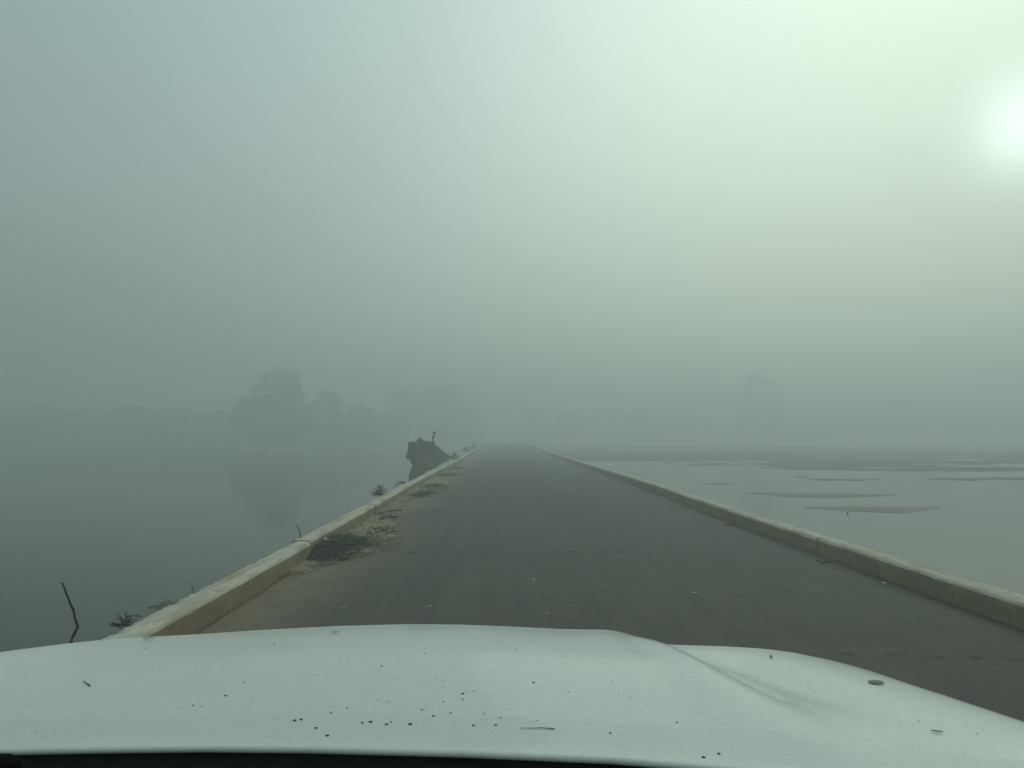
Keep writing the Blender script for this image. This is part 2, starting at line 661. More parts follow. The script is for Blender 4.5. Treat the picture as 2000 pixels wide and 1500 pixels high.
def build_kerb(side, label):
    root = empty('concrete_kerb', (XL if side < 0 else XR, 0, 0))
    tag(root, label, 'kerb')
    meshes = [kerb_block_mesh(20 + k + (0 if side < 0 else 9)) for k in range(5)]
    r = random.Random(5 + side)
    for j in range(-1, 58):
        y = j * SPAN + 0.015
        me = meshes[j % 5]
        off = r.uniform(-.006, .006)
        if side < 0 and j == 1:
            me = kerb_block_mesh(77, SPAN - 0.25, rounded=True)
            off = 0.0
        if side < 0 and j >= 2:
            off -= 0.055
        o = bpy.data.objects.new('kerb_block', me)
        C.objects.link(o)
        o.parent = root
        sl = (rise(y + SPAN) - rise(y)) / SPAN
        if side < 0:
            o.location = (off, y, rise(y) + r.uniform(-.004, .004))
            o.rotation_euler = (math.atan(sl), 0, r.uniform(-.001, .001))
            if j == 2:
                o.location.y -= 0.16
        else:
            o.location = (-off, y + SPAN - 0.03, rise(y + SPAN) + r.uniform(-.004, .004))
            o.rotation_euler = (-math.atan(sl), 0, math.pi + r.uniform(-.001, .001))
    return root


build_kerb(-1, 'low sandy concrete kerb along the left edge of the road, drift debris against it')
build_kerb(1, 'low grey concrete kerb along the right edge of the road, shaded inner face')


def build_water():
    V, F = [], []
    xs = [-780, -200, -60, -20, 0, 20, 60, 200, 780]
    ys = [-200, -20, 0, 20, 60, 150, 400, 860]
    for y in ys:
        for x in xs:
            V.append((x, y, WATER_Z))
    n = len(xs)
    for j in range(len(ys) - 1):
        for i in range(n - 1):
            F.append((j * n + i, j * n + i + 1, (j + 1) * n + i + 1, (j + 1) * n + i))
    tag(mesh_obj('river_water', V, F, M['water']), kind='structure')


build_water()


def shore_y(x):
    return 146 + 9 * fbm(x * .02, 3.0) + 24 * sstep(-50, -15, x) + (60 if x > 8 else 0) + 0.10 * abs(x)


def build_terrain():
    V, F = [], []
    xs = np.concatenate([np.linspace(-790, -160, 32), np.linspace(-150, -42, 55), np.linspace(-40, 60, 126), np.linspace(62, 150, 45), np.linspace(160, 790, 32)])
    ys = np.concatenate([np.linspace(-220, 10, 12), np.linspace(12, 60, 97), np.linspace(61, 120, 50), np.linspace(123, 300, 60), np.linspace(310, 870, 30)])
    for y in ys:
        for x in xs:
            z = -1.7
            s = shore_y(x)
            z = lerp(z, 0.25 + 0.4 * fbm(x * .03, y * .03, 2.0), sstep(s - 14, s + 16, y))
            if x > 6:         # low flats to the right, just breaking the surface
                y0 = max(21.0, 36 - 4 * (x - 10)) + 5 * fbm(x * .12, y * .2, 4.0)
                k = sstep(y0 - 7, y0 + 12, y)
                f = WATER_Z - 0.05 + 0.10 * fbm(x * .06, y * .11, 8.0) + .05 * fbm(x * .2, y * .4, 3.0) + .02 * fbm(x * .9, y * 1.2, 1.0) + .13 * sstep(20, 90, y)
                z = max(z, lerp(-1.7, f, k))
            V.append((x, y, z))
    n = len(xs)
    for j in range(len(ys) - 1):
        for i in range(n - 1):
            F.append((j * n + i, j * n + i + 1, (j + 1) * n + i + 1, (j + 1) * n + i))
    tag(mesh_obj('riverbed_ground', V, F, M['bank']), kind='structure')


build_terrain()


def sandbar(outline, top, label, seed, name='sandbar', m='mud'):
    """a flat bank that just breaks the water; outline given as (x, y) in metres"""
    cx = sum(p[0] for p in outline) / len(outline)
    cy = sum(p[1] for p in outline) / len(outline)
    pts = []
    N = len(outline)
    for i in range(N):
        a, b = outline[i], outline[(i + 1) % N]
        for k in range(8):
            t = k / 8
            x, y = lerp(a[0], b[0], t), lerp(a[1], b[1], t)
            f = 1 + .05 * fbm(x * 1.3 + seed, y * 1.3)
            pts.append((cx + (x - cx) * f, cy + (y - cy) * f))
    n = len(pts)
    V, F = [], []
    rings = [(1.06, -.12), (1.0, -.01), (.93, .018), (.8, .03), (.5, .045), (.2, .05)]
    for f, dz in rings:
        for (x, y) in pts:
            X, Y = cx + (x - cx) * f, cy + (y - cy) * f
            V.append((X - cx, Y - cy, dz * top / .05 * (.45 if f < 1 else 1) + (.006 * fbm(X * 2, Y * 2, seed) if f < 1 else 0)))
    for k in range(len(rings) - 1):
        for i in range(n):
            F.append((k * n + i, k * n + (i + 1) % n, (k + 1) * n + (i + 1) % n, (k + 1) * n + i))
    F.append(tuple((len(rings) - 1) * n + i for i in range(n)))
    o = mesh_obj(name, V, F, M[m])
    o.location = (cx, cy, WATER_Z)
    return tag(o, label, 'sandbar')


def wpt(px, py):
    d = ray(px, py)
    t = (CAM_H - WATER_Z) / -d.z
    return (d.x * t, t)


sandbar([wpt(*p) for p in ((1560, 991), (1650, 989), (1760, 990), (1845, 990), (1815, 997), (1770, 1003), (1690, 1000), (1610, 996))], .05,
        'nearest low mudbank in the water, a dark wedge right of the road', 1)
sandbar([wpt(*p) for p in ((1445, 963), (1490, 962), (1600, 964), (1760, 966), (1750, 969), (1620, 973), (1530, 971), (1490, 966))], .06,
        'long thin mudbank just behind the nearest wedge-shaped one', 2)
sandbar([wpt(*p) for p in ((1365, 944.6), (1400, 944.2), (1440, 945), (1430, 946.4), (1395, 946.4))], .04,
        'smallest sliver of mudbank, closest to the right kerb', 3)


# ------------------------------------------------------------------ trees on the far bank
def crown_mesh(seed, h, w, base, n=1500, leaf=0.34):
    r = random.Random(seed)
    clumps = []
    for k in range(96):
        a = r.uniform(0, 2 * math.pi)
        u = r.uniform(0, 1) ** .6
        zz = r.uniform(0, 1)
        prof = math.sqrt(max(0.05, 1 - (1.35 * zz - 0.4) ** 2))
        clumps.append((w * .5 * u * prof * math.cos(a), w * .5 * u * prof * math.sin(a), lerp(base, h, zz) - .3, r.uniform(.06, .14) * (w + h) * .5))
    V, F = [], []
    for i in range(n):
        c = r.choice(clumps)
        while True:
            d = Vector((r.uniform(-1, 1), r.uniform(-1, 1), r.uniform(-1, 1)))
            if d.length < 1:
                break
        p = Vector(c[:3]) + Vector((d.x, d.y, d.z * .75)) * c[3]
        s = leaf * r.uniform(.6, 1.3)
        u = Vector((r.uniform(-1, 1), r.uniform(-1, 1), r.uniform(-1, 1))).normalized()
        w_ = u.cross(Vector((r.uniform(-1, 1), r.uniform(-1, 1), r.uniform(-1, 1)))).normalized()
        b = len(V)
        V += [p - u * s, p + w_ * s * .45, p + u * s, p - w_ * s * .45]
        F.append((b, b + 1, b + 2, b + 3))
    return V, F, clumps


def make_tree(seed, h, w, base, leaf, n=1500):
    V, F, clumps = crown_mesh(seed, h, w, base, n, leaf=.045 * h)
    root = empty('riverside_tree')
    TV, TF = [], []
    tube(TV, TF, wobble([(0, 0, -.8), (0.05 * w, 0, base * .6), (0, .03 * w, base + (h - base) * .55)], .12, seed), [.035 * h, .032 * h, .03 * h, .028 * h, .025 * h, .02 * h, .016 * h, .012 * h, .008 * h], 7)
    for c in clumps[:12]:
        tube(TV, TF, wobble([(0, 0, base * .55), (c[0] * .4, c[1] * .4, lerp(base * .6, c[2], .6)), c[:3]], .1, seed + 1, 2), [.016 * h, .012 * h, .009 * h, .006 * h, .003 * h], 5)
    mesh_obj('trunk', TV, TF, M['bark'], root)
    mesh_obj('crown', V, F, leaf, root, smooth=False)
    return root


def copy_tree(src):
    c = src.copy()
    C.objects.link(c)
    for ch in list(src.children):
        d = ch.copy()
        C.objects.link(d)
        d.parent = c
    return c


TREES = [  # px centre, py top, px width, distance, prototype, label
    (545, 722, 125, 145, 0, 'tallest hazy tree on the far left bank, a broad rounded crown'),
    (492, 775, 70, 146, 1, 'lower hazy tree touching the left flank of the tallest tree'),
    (640, 768, 90, 167, 2, 'small round hazy tree just right of the tallest tree'),
    (700, 790, 80, 171, 3, 'low hazy bush tree in the dip between the two tree clumps'),
    (785, 764, 90, 204, 4, 'pale hazy tree left of the pair above the root stump'),
    (865, 756, 100, 209, 1, 'pale hazy tree nearest the road on the left bank'),
    (925, 800, 60, 221, 3, 'faint low tree beside the left kerb far down the road'),
    (430, 800, 90, 178, 3, 'low hazy tree at the right end of the left treeline'),
    (350, 798, 110, 181, 2, 'second low tree from the tall trees in the left treeline'),
    (260, 796, 120, 185, 1, 'third low tree from the tall trees in the left treeline'),
    (165, 800, 110, 189, 3, 'fourth low tree from the tall trees in the left treeline'),
    (75, 792, 120, 190, 4, 'low tree next to the left edge in the left treeline'),
    (-10, 796, 110, 192, 2, 'low tree cut by the left edge of the picture'),
    (1045, 800, 60, 246, 3, 'faint low tree just right of where the road vanishes'),
    (1110, 806, 80, 252, 2, 'faint low bush tree second from the road on the right bank'),
    (1190, 798, 80, 254, 1, 'faint tree third from the road on the right bank'),
    (1265, 796, 90, 256, 4, 'faint tree fourth from the road on the right bank'),
    (1350, 806, 90, 259, 3, 'faint low bush tree left of the pale tall tree on the right bank'),
    (1475, 738, 120, 266, 0, 'pale tall tree, barely visible above the right bank'),
    (1570, 800, 90, 268, 2, 'faint low tree right beside the pale tall tree on the right bank'),
    (1660, 798, 100, 271, 3, 'faint low tree second right of the pale tall tree'),
    (1760, 772, 110, 268, 1, 'faint middle-sized tree on the right bank toward the right edge'),
    (1860, 796, 100, 273, 4, 'faint low tree second from the right edge of the picture'),
    (1965, 788, 110, 271, 2, 'faint tree cut by the right edge of the picture'),
]
protos = []
dims = [(13, 14, 1.5), (10, 10, 2.0), (9, 10, 1.2), (6, 9, .6), (10, 12, 2.0)]
used = set()
for k, (h, w, b) in enumerate(dims):
    protos.append(make_tree(40 + k, h, w, b, M['leaf'] if k % 2 == 0 else M['leaf2'], 7000 if k == 0 else 4200))
for i, (px, py, pw, d, k, label) in enumerate(TREES):
    o = protos[k] if k not in used else copy_tree(protos[k])
    used.add(k)
    top = at(px, py, d)
    gz = 0.0
    hgt = max(2.5, top.z - gz)
    h, w, b = dims[k]
    wid = pw * d / 1500 * (.95 if k == 0 else 1.15)
    o.location = (top.x, d, gz - .1)
    o.scale = (wid / w, wid / w, hgt / h)
    o.rotation_euler.z = i * 1.3
    tag(o, label, 'tree', 'trees on the foggy far bank')


def scrub():
    """reeds and scrub along the waterline: one mass of foliage"""
    r = random.Random(12)
    V, F = [], []
    for i in range(26000):
        x = r.uniform(-170, 190)
        s = shore_y(x)
        y = s + r.uniform(2, 22)
        if -4 < x < 6:
            continue
        hmax = 1.4 + 1.6 * max(0, fbm(x * .09, y * .05, 6.0) + .4) + (1.5 if x < 0 else .3)
        z = r.uniform(0, 1) ** 1.3 * hmax - .5
        p = Vector((x, y, z))
        sz = r.uniform(.15, .4)
        u = Vector((r.uniform(-.6, .6), r.uniform(-.6, .6), r.uniform(.3, 1))).normalized()
        w_ = u.cross(Vector((r.uniform(-1, 1), r.uniform(-1, 1), 0.1))).normalized()
        b = len(V)
        V += [p - u * sz, p + w_ * sz * .4, p + u * sz, p - w_ * sz * .4]
        F.append((b, b + 1, b + 2, b + 3))
    o = mesh_obj('riverbank_scrub', V, F, M['leaf2'], smooth=False)
    tag(o, 'hazy belt of reeds and scrub along the far waterline', 'scrub', kind='stuff')


scrub()


# ------------------------------------------------------------------ root stump beside the left kerb
def build_stump():
    root = empty('root_stump', (-3.2, 35, WATER_Z))
    tag(root, 'dark upturned root stump with soil, washed up behind the left kerb', 'stump')
    O = Vector(root.location)
    out = [(797, 864), (806, 863), (815, 863), (816, 858), (822, 857), (830, 862), (838, 861), (845, 865), (852, 871), (860, 880), (869, 888), (881, 894),
           (870, 902), (856, 910), (842, 917), (830, 921), (824, 922), (816, 923), (811, 922), (808, 914), (803, 903), (799, 897), (796, 892), (797, 884), (797, 875)]

    def depth(px):
        return lerp(32.0, 40.5, (px - 797) / 84)
    cxp, cyp = 828, 889
    pts = []
    n0 = len(out)
    for i in range(n0):
        a, b = out[i], out[(i + 1) % n0]
        for k in range(5):
            t = k / 5
            pts.append((lerp(a[0], b[0], t) + .5 * fbm(i * 3.1 + t * 2, 0.5), lerp(a[1], b[1], t) + .5 * fbm(i * 2.7 + t * 2, 7.5)))
    n = len(pts)
    V, F = [], []
    rings = [0.0, .07, .14, .21, .28, .35, .42, .49, .56, .63, .70, .77, .83, .88, .93, .97, 1.0]
    for sgn in (-1, 1):
        for f in rings:
            if sgn == 1 and f == 1.0:
                continue
            th = 0.75 * math.sqrt(max(0, 1 - f * f)) * sgn
            for (px, py) in pts:
                X, Y = cxp + (px - cxp) * f, cyp + (py - cyp) * f
                p = at(X, Y, depth(X))
                bump = .22 * fbm(p.x * 2.2, p.z * 2.2, sgn * 3.0) + .14 * fbm(p.x * 6, p.z * 6, sgn * 5.0) + .07 * fbm(p.x * 14, p.z * 14, 2.0) if f < 1 else 0
                p.y += th + bump * (1 - f ** 6)
                V.append(p - O)
    nr = len(rings)

    def idx(s, k, i):
        if s == 1 and k == nr - 1:
            return (nr - 1) * n + i % n
        return s * nr * n + k * n + i % n
    for s in (0, 1):
        for k in range(nr - 1):
            for i in range(n):
                q = (idx(s, k, i), idx(s, k, i + 1), idx(s, k + 1, i + 1), idx(s, k + 1, i))
                F.append(q if s == 0 else q[::-1])
    mesh_obj('root_plate', V, F, M['root'], root, smooth=True)
    # trunk foot going down into the water behind the kerb
    TV, TF = [], []
    b0 = at(822, 905, 35.0)
    tube(TV, TF, [b0 - O, Vector((b0.x - .25, b0.y + .4, -.2)) - O, Vector((b0.x - .2, b0.y + 1.0, -1.5)) - O], [.34, .36, .4], 9)
    mesh_obj('trunk', TV, TF, M['root'], root)
    r = random.Random(4)
    # broken root sticking up
    V, F = [], []
    d = 36.3
    tube(V, F, [at(846, 872, d) - O, at(846, 862, d) - O, at(845.5, 857, d) - O, at(847.5, 850, d) - O, at(848.5, 845, d) - O], [.075, .055, .045, .04, .05], 6)
    tube(V, F, [at(846, 858, d) - O, at(844, 853, d) - O], [.04, .03], 5)
    tube(V, F, [at(845, 845.2, d) - O, at(848, 844.3, d) - O, at(851, 845, d) - O], [.03, .045, .02], 5)
    mesh_obj('snag_root', V, F, M['wood'], root)
    for k in range(110):
        i = r.randrange(n)
        px, py = pts[i]
        f = r.uniform(.55, .97)
        X, Y = cxp + (px - cxp) * f, cyp + (py - cyp) * f
        p = at(X, Y, depth(X) - .55 * math.sqrt(1 - f * f) - .12)
        q = at(X + (px - cxp) * .18 + r.uniform(-3, 3), Y + (py - cyp) * .12 + r.uniform(-2, 4), depth(X) - .3 + r.uniform(-.2, .2))
        V, F = [], []
        tube(V, F, [v - O for v in wobble([p, q], .06, k, 4)], [r.uniform(.02, .045), .03, .024, .018, .008], 5)
        mesh_obj('root', V, F, (M['wood'], M['root'], M['drift'])[k % 3], root)
    V, F = [], []
    tube(V, F, [at(852, 872, 37.5) - O, at(863, 882, 38.6) - O, at(874, 890, 39.6) - O, at(887, 896.5, 41) - O], [.05, .05, .04, .02], 6)
    mesh_obj('root', V, F, M['wood'], root)


build_stump()


# ------------------------------------------------------------------ drift debris
def stick(name, pts, rad, label, m='wood', cat='stick', forks=(), seed=0, wob=.01):
    pts = [Vector(p) for p in pts]
    O = pts[-1].copy()
    V, F = [], []
    q = wobble([p - O for p in pts], wob, seed, 3)
    tube(V, F, q, [lerp(rad, rad * .45, i / (len(q) - 1)) for i in range(len(q))][::-1], 6)
    for (a, b) in forks:
        tube(V, F, wobble([Vector(a) - O, Vector(b) - O], wob * .6, seed + 3, 3), [rad * .5, rad * .4, rad * .3, rad * .15], 5)
    o = mesh_obj(name, V, F, M[m])
    o.location = O
    return tag(o, label, cat)


# bent twig standing in the water, far left
D = 4.9
stick('bent_twig', [at(121, 1138, D), at(133, 1168, D), at(143, 1193, D + .05), at(152, 1224, D + .1), at(138, 1253, D + .1),
                    Vector((at(130, 1275, D).x, D + .12, WATER_Z - .15))], .011,
      'tall bent dark twig standing in the water at the far left', forks=((at(126, 1152, D), at(129, 1158, D - .02)),), seed=2, wob=.0022)
stick('upright_twig', [at(580, 1026, 10.9), at(587, 1043, 10.9), Vector((at(589, 1050, 10.9).x, 10.9, WATER_Z - .1))], .012,
      'short upright dark stick just behind the near left kerb end', seed=3, wob=.004)
stick('thin_twig', [at(371, 1137, 7.1), at(376, 1145, 7.1), at(380, 1152, 7.2) - Vector((0, 0, .5))], .005,
      'hair-thin twig poking up behind the left kerb near the bonnet', seed=4, wob=.004)


def tangle(name, c, sx, sy, sz, n, m, label, seed, cat='debris', rad=.006, ln=.12, extra=None):
    r = random.Random(seed)
    V, F = [], []
    for k in range(n):
        p = Vector((r.gauss(0, .4) * sx, r.gauss(0, .4) * sy, abs(r.gauss(0, .5)) * sz))
        d = Vector((r.uniform(-1, 1), r.uniform(-1, 1), r.uniform(-.3, .5))).normalized() * ln * r.uniform(.5, 1.4)
        tube(V, F, wobble([p - d * .5, p + d * .5], ln * .1, seed * 31 + k, 3), [rad, rad, rad * .8, rad * .4], 4)
    root = empty(name, c)
    mesh_obj('twigs', V, F, M[m], root)
    root.children[0]['kind'] = 'stuff'
    if extra:
        extra(root, r)
    return tag(root, label, cat)


def leafy(mname, n, s, zt):
    def f(root, r):
        V, F = [], []
        for k in range(n):
            p = Vector((r.gauss(0, s), r.gauss(0, s), r.uniform(0, zt)))
            u = Vector((r.uniform(-1, 1), r.uniform(-1, 1), r.uniform(-.2, 1))).normalized() * s * r.uniform(.5, 1)
            w = u.cross(Vector((r.uniform(-1, 1), r.uniform(-1, 1), r.uniform(-1, 1)))).normalized() * s * .3
            b = len(V)
            V += [p - u, p + w - u * .2, p + u, p - w - u * .2, p + Vector((0, 0, .004))]
            F += [(b, b + 1, b + 4), (b + 1, b + 2, b + 4), (b + 2, b + 3, b + 4), (b + 3, b, b + 4)]
        mesh_obj('dead_leaves', V, F, M[mname], root, smooth=False)
        root.children[-1]['kind'] = 'stuff'
    return f


tangle('twig_tangle', (XL - KW - .05, 5.75, KH - .02), .07, .16, .04, 26, 'wood', 'small dark tangle of twigs on the outer edge of the near left kerb', 5, rad=.0035, ln=.10,
       extra=leafy('wood', 6, .028, .09))
tangle('twig_tangle', (XL - KW - .02, 6.35, KH - .01), .06, .22, .03, 22, 'straw', 'wisp of straw on the left kerb just past the twig tangle', 6, rad=.003, ln=.12)
pc = at(740, 962, 18.6)
tangle('weed_tuft', (pc.x, 18.6, pc.z - .06), .16, .14, .15, 60, 'reed', 'small leafy drift tuft perched on the outer edge of the left kerb', 7, rad=.006, ln=.16,
       extra=leafy('leaf2', 40, .06, .24))
D = 22.6
stick('arched_branch', [at(772, 948, D), at(778, 944, D), at(785, 941, D + .1), at(790, 944, D + .2)], .035,
      'arched dark branch lying across the top of the left kerb', seed=8, wob=.01)
stick('branch_stub', [at(826, 921.5, 30), at(832, 919, 30.6), at(836, 918, 31)], .05, 'dark stub of wood on the left kerb below the root stump', seed=9, wob=.01)
stick('branch_stub', [at(841, 914, 33), at(845, 912.5, 33.4)], .045, 'smaller wood stub on the left kerb right below the root stump', seed=10, wob=.01)


def drift(name, y0, y1, wfun, hfun, m, label, cat, seed):
    """sheet of sand lying on the road against the left kerb"""
    ny, nx = 90, 26
    V, F, cov = [], [], []
    cx, cy = XL - .03, (y0 + y1) / 2
    for j in range(ny + 1):
        t = j / ny
        y = lerp(y0, y1, t)
        w = wfun(t) * (1 + .35 * fbm(y * 1.1 + seed, 2.0) + .18 * fbm(y * 4 + seed, 5.0))
        for i in range(nx + 1):
            s = i / nx
            x = XL - .06 + s * max(.02, w)
            edge = (1 - s ** 2.2) * math.sin(math.pi * min(1, max(0, t))) ** .5
            z = hfun(t, s) * edge + .018 * edge * fbm(x * 5, y * 5, seed) - .006 * (1 - sstep(0, .25, edge))
            cov.append(edge)
            V.append((x - cx, y - cy, z + rise(y) - rise(cy) + .016))
    for j in range(ny):
        for i in range(nx):
            b = j * (nx + 1) + i
            F.append((b, b + 1, b + nx + 2, b + nx + 1))
    o = mesh_obj(name, V, F, M[m])
    at_ = o.data.attributes.new('cover', 'FLOAT', 'POINT')
    at_.data.foreach_set('value', cov)
    o.location = (cx, cy, rise(cy))
    return tag(o, label, cat, kind='stuff')


drift('sand_drift', 8.6, 15.6, lambda t: .22 + .75 * math.sin(math.pi * t) ** .8, lambda t, s: .035, 'sand',
      'tan sand drift spread over the road under the dark debris pile', 'sand', 1)
drift('sand_drift', 17.5, 30.0, lambda t: .25 + .85 * max(0, math.sin(math.pi * t)) ** 1.5, lambda t, s: .04, 'sand',
      'farther pale sand drift against the left kerb below the root stump', 'sand', 2)
drift('sand_drift', 15.8, 18.2, lambda t: .2 + .2 * math.sin(math.pi * t), lambda t, s: .03, 'sand',
      'narrow strip of sand between the two larger left drifts', 'sand', 3)


def debris_pile():
    c = Vector((XL + .20, 10.75, 0))
    root = empty('debris_pile', c)
    tag(root, 'dark matted pile of reeds and twigs against the left kerb', 'debris')
    r = random.Random(21)
    V, F = [], []
    n, k = 60, 12
    for j in range(k + 1):
        f = j / k
        for i in range(n):
            a = 2 * math.pi * i / n
            rr = f * (1 + .22 * fbm(math.cos(a) * 2, math.sin(a) * 2, 3.0))
            x, y = .36 * rr * math.cos(a), 1.1 * rr * math.sin(a)
            z = .15 * (1 - f ** 1.6) + .05 * fbm(x * 9, y * 5, 1.0) * (1 - f) - .01 * f
            V.append((max(x, -.235), y, max(z, -.01)))
    for j in range(k):
        for i in range(n):
            F.append((j * n + i, j * n + (i + 1) % n, (j + 1) * n + (i + 1) % n, (j + 1) * n + i))
    mesh_obj('matted_mound', V, F, M['reed'], root)
    for m, cnt, rad in (('reed', 1100, .005), ('wood', 160, .006), ('straw', 480, .004)):
        V, F = [], []
        for q in range(cnt):
            a = r.uniform(0, 2 * math.pi)
            f = math.sqrt(r.uniform(0, 1)) * (1.0 if m != 'straw' else 1.2)
            x, y = .38 * f * math.cos(a), 1.15 * f * math.sin(a)
            x = max(x, -.22)
            z = .15 * max(0, 1 - f ** 1.6) + r.uniform(0, .03)
            d = Vector((r.uniform(-1, 1), r.uniform(-1, 1), r.uniform(-.35, .35))).normalized() * r.uniform(.04, .13)
            tube(V, F, wobble([Vector((x, y, z)) - d, Vector((x, y, z)) + d], .012, q, 2), [rad, rad, rad * .5], 4)
        o = mesh_obj({'reed': 'reed_scraps', 'wood': 'twigs', 'straw': 'straw'}[m], V, F, M[m], root)
        o['kind'] = 'stuff'


debris_pile()
tangle('straw_wisps', (XL + .55, 11.2, .03), .45, 1.5, .03, 160, 'straw', 'thin pale straw strewn on the sand round the dark debris pile', 41, rad=.0035, ln=.20)
tangle('straw_wisps', (XL + .5, 21.8, rise(21.8) + .04), .5, 2.4, .03, 120, 'straw', 'thin pale straw strewn over the farther sand drift', 42, rad=.005, ln=.28)


def litter_patch(c, sx, sy, n, label, seed, m='reed'):
    return tangle('twig_litter', c, sx, sy, .025, n, m, label, seed, rad=.008, ln=.16)


litter_patch((XL + .42, 12.7, .02), .35, .8, 110, 'loose twigs and reeds strewn past the dark debris pile', 31)
litter_patch((XL + .30, 14.8, .03), .25, .6, 60, 'sparse dark twigs by the left kerb halfway to the sand drift', 32)
litter_patch((XL + .35, 20.3, rise(20.3) + .04), .35, 1.0, 150, 'dark twig litter at the near end of the pale sand drift', 33)
litter_patch((XL + .45, 23.3, rise(23.3) + .05), .35, .9, 110, 'dark twig litter in the middle of the pale sand drift', 34)
litter_patch((XL + .4, 31.0, rise(31) + .01), .45, 2.0, 170, 'dark litter beside the left kerb level with the root stump', 35)
litter_patch((XL + .3, 38.0, rise(38) + .01), .3, 2.0, 90, 'faint litter by the left kerb beyond the root stump', 36)


def gpt(px, py, dz=0.0):
    """point on the road surface seen at that spot"""
    d = ray(px, py)
    t = 5.0
    for _ in range(30):
        x = d.x * t
        z = rise(t) + 0.02 * (1 - ((x - 0.91) / 3.4) ** 2) + dz
        t = (CAM_H - z) / -d.z
    return Vector((d.x * t, t, CAM_H + d.z * t))


stick('pale_stick', [gpt(657, 1087, .04), gpt(672, 1085, .05), gpt(682, 1080, .07), gpt(687, 1076, .09), gpt(692, 1080, .05)], .012,
      'pale crooked stick at the front of the dark debris pile', 'pale_wood', seed=11, wob=.01)
stick('pale_stick', [gpt(688, 1040, .06), gpt(693, 1046, .05), gpt(699, 1052, .03)], .012,
      'short pale twig behind the dark debris pile', 'pale_wood', seed=12, wob=.01)
stick('long_stick', [gpt(748, 999, .03), gpt(760, 996.5, .03), gpt(784, 996.5, .02)], .014, 'straight dark stick lying out from the left kerb onto the road', seed=13, wob=.01)
stick('dark_stick', [gpt(725, 1025, .03), gpt(735, 1030, .03), gpt(750, 1032, .02)], .014, 'dark forked stick on the sand just past the debris pile', seed=14, wob=.015)
stick('dark_stick', [gpt(692, 1030, .04), gpt(706, 1028, .04), gpt(722, 1027, .03)], .014, 'dark stick lying along the back of the debris pile', seed=15, wob=.015)
stick('dark_stick', [gpt(690, 1072, .03), gpt(697, 1077, .03), gpt(704, 1079, .02)], .010, 'short dark twig off the right end of the debris pile', seed=16, wob=.012)
stick('dark_stick', [gpt(1593, 1095, .02), gpt(1606, 1098, .02), gpt(1622, 1097, .02)], .012, 'dark twig lying by the foot of the right kerb, nearest', seed=17, wob=.012)
stick('dark_stick', [gpt(1411, 1024, .02), gpt(1422, 1025, .02), gpt(1434, 1024, .02)], .012, 'dark twig lying by the foot of the right kerb, farther', seed=18, wob=.012)


def flake(name, p, lx, ly, rot, m, label, cat, curl=.3, seed=0):
    """small curled leaf or scrap"""
    V, F = [], []
    nx, ny = 8, 4
    r = random.Random(seed)
    for i in range(nx + 1):
        s = i / nx * 2 - 1
        w = math.sqrt(max(0.02, 1 - s * s)) * (1 + .2 * r.uniform(-1, 1))
        for j in range(ny + 1):
            t = (j / ny * 2 - 1) * w
            V.append((s * lx, t * ly, curl * lx * s * s * .5 + curl * ly * t * t + .002))
    for i in range(nx):
        for j in range(ny):
            b = i * (ny + 1) + j
            F.append((b, b + ny + 1, b + ny + 2, b + 1))
    o = mesh_obj(name, V, F, M[m])
    md = o.modifiers.new('thickness', 'SOLIDIFY')
    md.thickness = 0.0012
    o.location = p
    o.rotation_euler.z = rot
    return tag(o, label, cat)


flake('pale_scrap', gpt(640, 1058, .14) + Vector((0, 0, .02)), .14, .035, -1.0, 'scrap', 'pale grey scrap lying on top of the dark debris pile', 'scrap', .2, 1)
flake('feather', gpt(670, 1188, .005), .035, .011, .9, 'scrap', 'white curled feather on the road just ahead of the bonnet, left', 'feather', .8, 2)
flake('fallen_leaf', gpt(1124, 1174, .004), .022, .014, .2, 'leafpale', 'small pale leaf near the middle of the road ahead of the bonnet', 'leaf', .4, 3)
flake('fallen_leaf', gpt(1357, 1158, .004), .035, .014, .1, 'leafpale', 'pale elongated leaf on the road right of the middle one', 'leaf', .3, 4)
flake('fallen_leaf', gpt(1727, 1141, .004), .04, .02, .8, 'leafpale', 'pale curled leaf near the foot of the right kerb', 'leaf', .6, 5)
flake('fallen_leaf', gpt(839, 1184, .004), .018, .012, .5, 'leafpale', 'tiny faint leaf on the road right of the feather', 'leaf', .3, 6)
flake('fallen_leaf', gpt(1043, 1133, .004), .012, .04, 0, 'leafpale', 'thin faint leaf lying lengthwise in the middle of the road', 'leaf', .2, 7)
flake('fallen_leaf', gpt(1055, 953, .01), .06, .05, .3, 'scrap', 'bright white speck far down the middle of the road', 'leaf', .9, 8)
flake('fallen_leaf', gpt(1068, 1198, .004), .016, .011, .4, 'leafpale', 'dull leaf on the road closest to the bonnet crest', 'leaf', .3, 9)
# floating stub in the water on the right
q = wpt(1655, 1003)
stick('water_stub', [Vector((q[0] + .03, q[1], WATER_Z + .06)), Vector((q[0], q[1], WATER_Z + .02)), Vector((q[0], q[1], WATER_Z - .2))], .022,
      'tiny dark stub in the water below the nearest mudbank', seed=19, wob=.004)
# shrubs at the far end of the left kerb
for (px, py, dd, s, lab) in ((912, 879, 62, .35, 'tiny shrub on the left kerb just beyond the root stump'), (925, 874, 78, .4, 'faint shrub at the vanishing end of the left kerb'),
                             (888, 893, 43, .30, 'small weed behind the tail of the root stump')):
    p = at(px, py, dd)
    tangle('kerb_weed', (p.x, dd, p.z - .1), s, s, s, 40, 'reed', lab, int(px), cat='plant', rad=.012, ln=.35, extra=leafy('leaf2', 40, s * .3, s * 1.2))


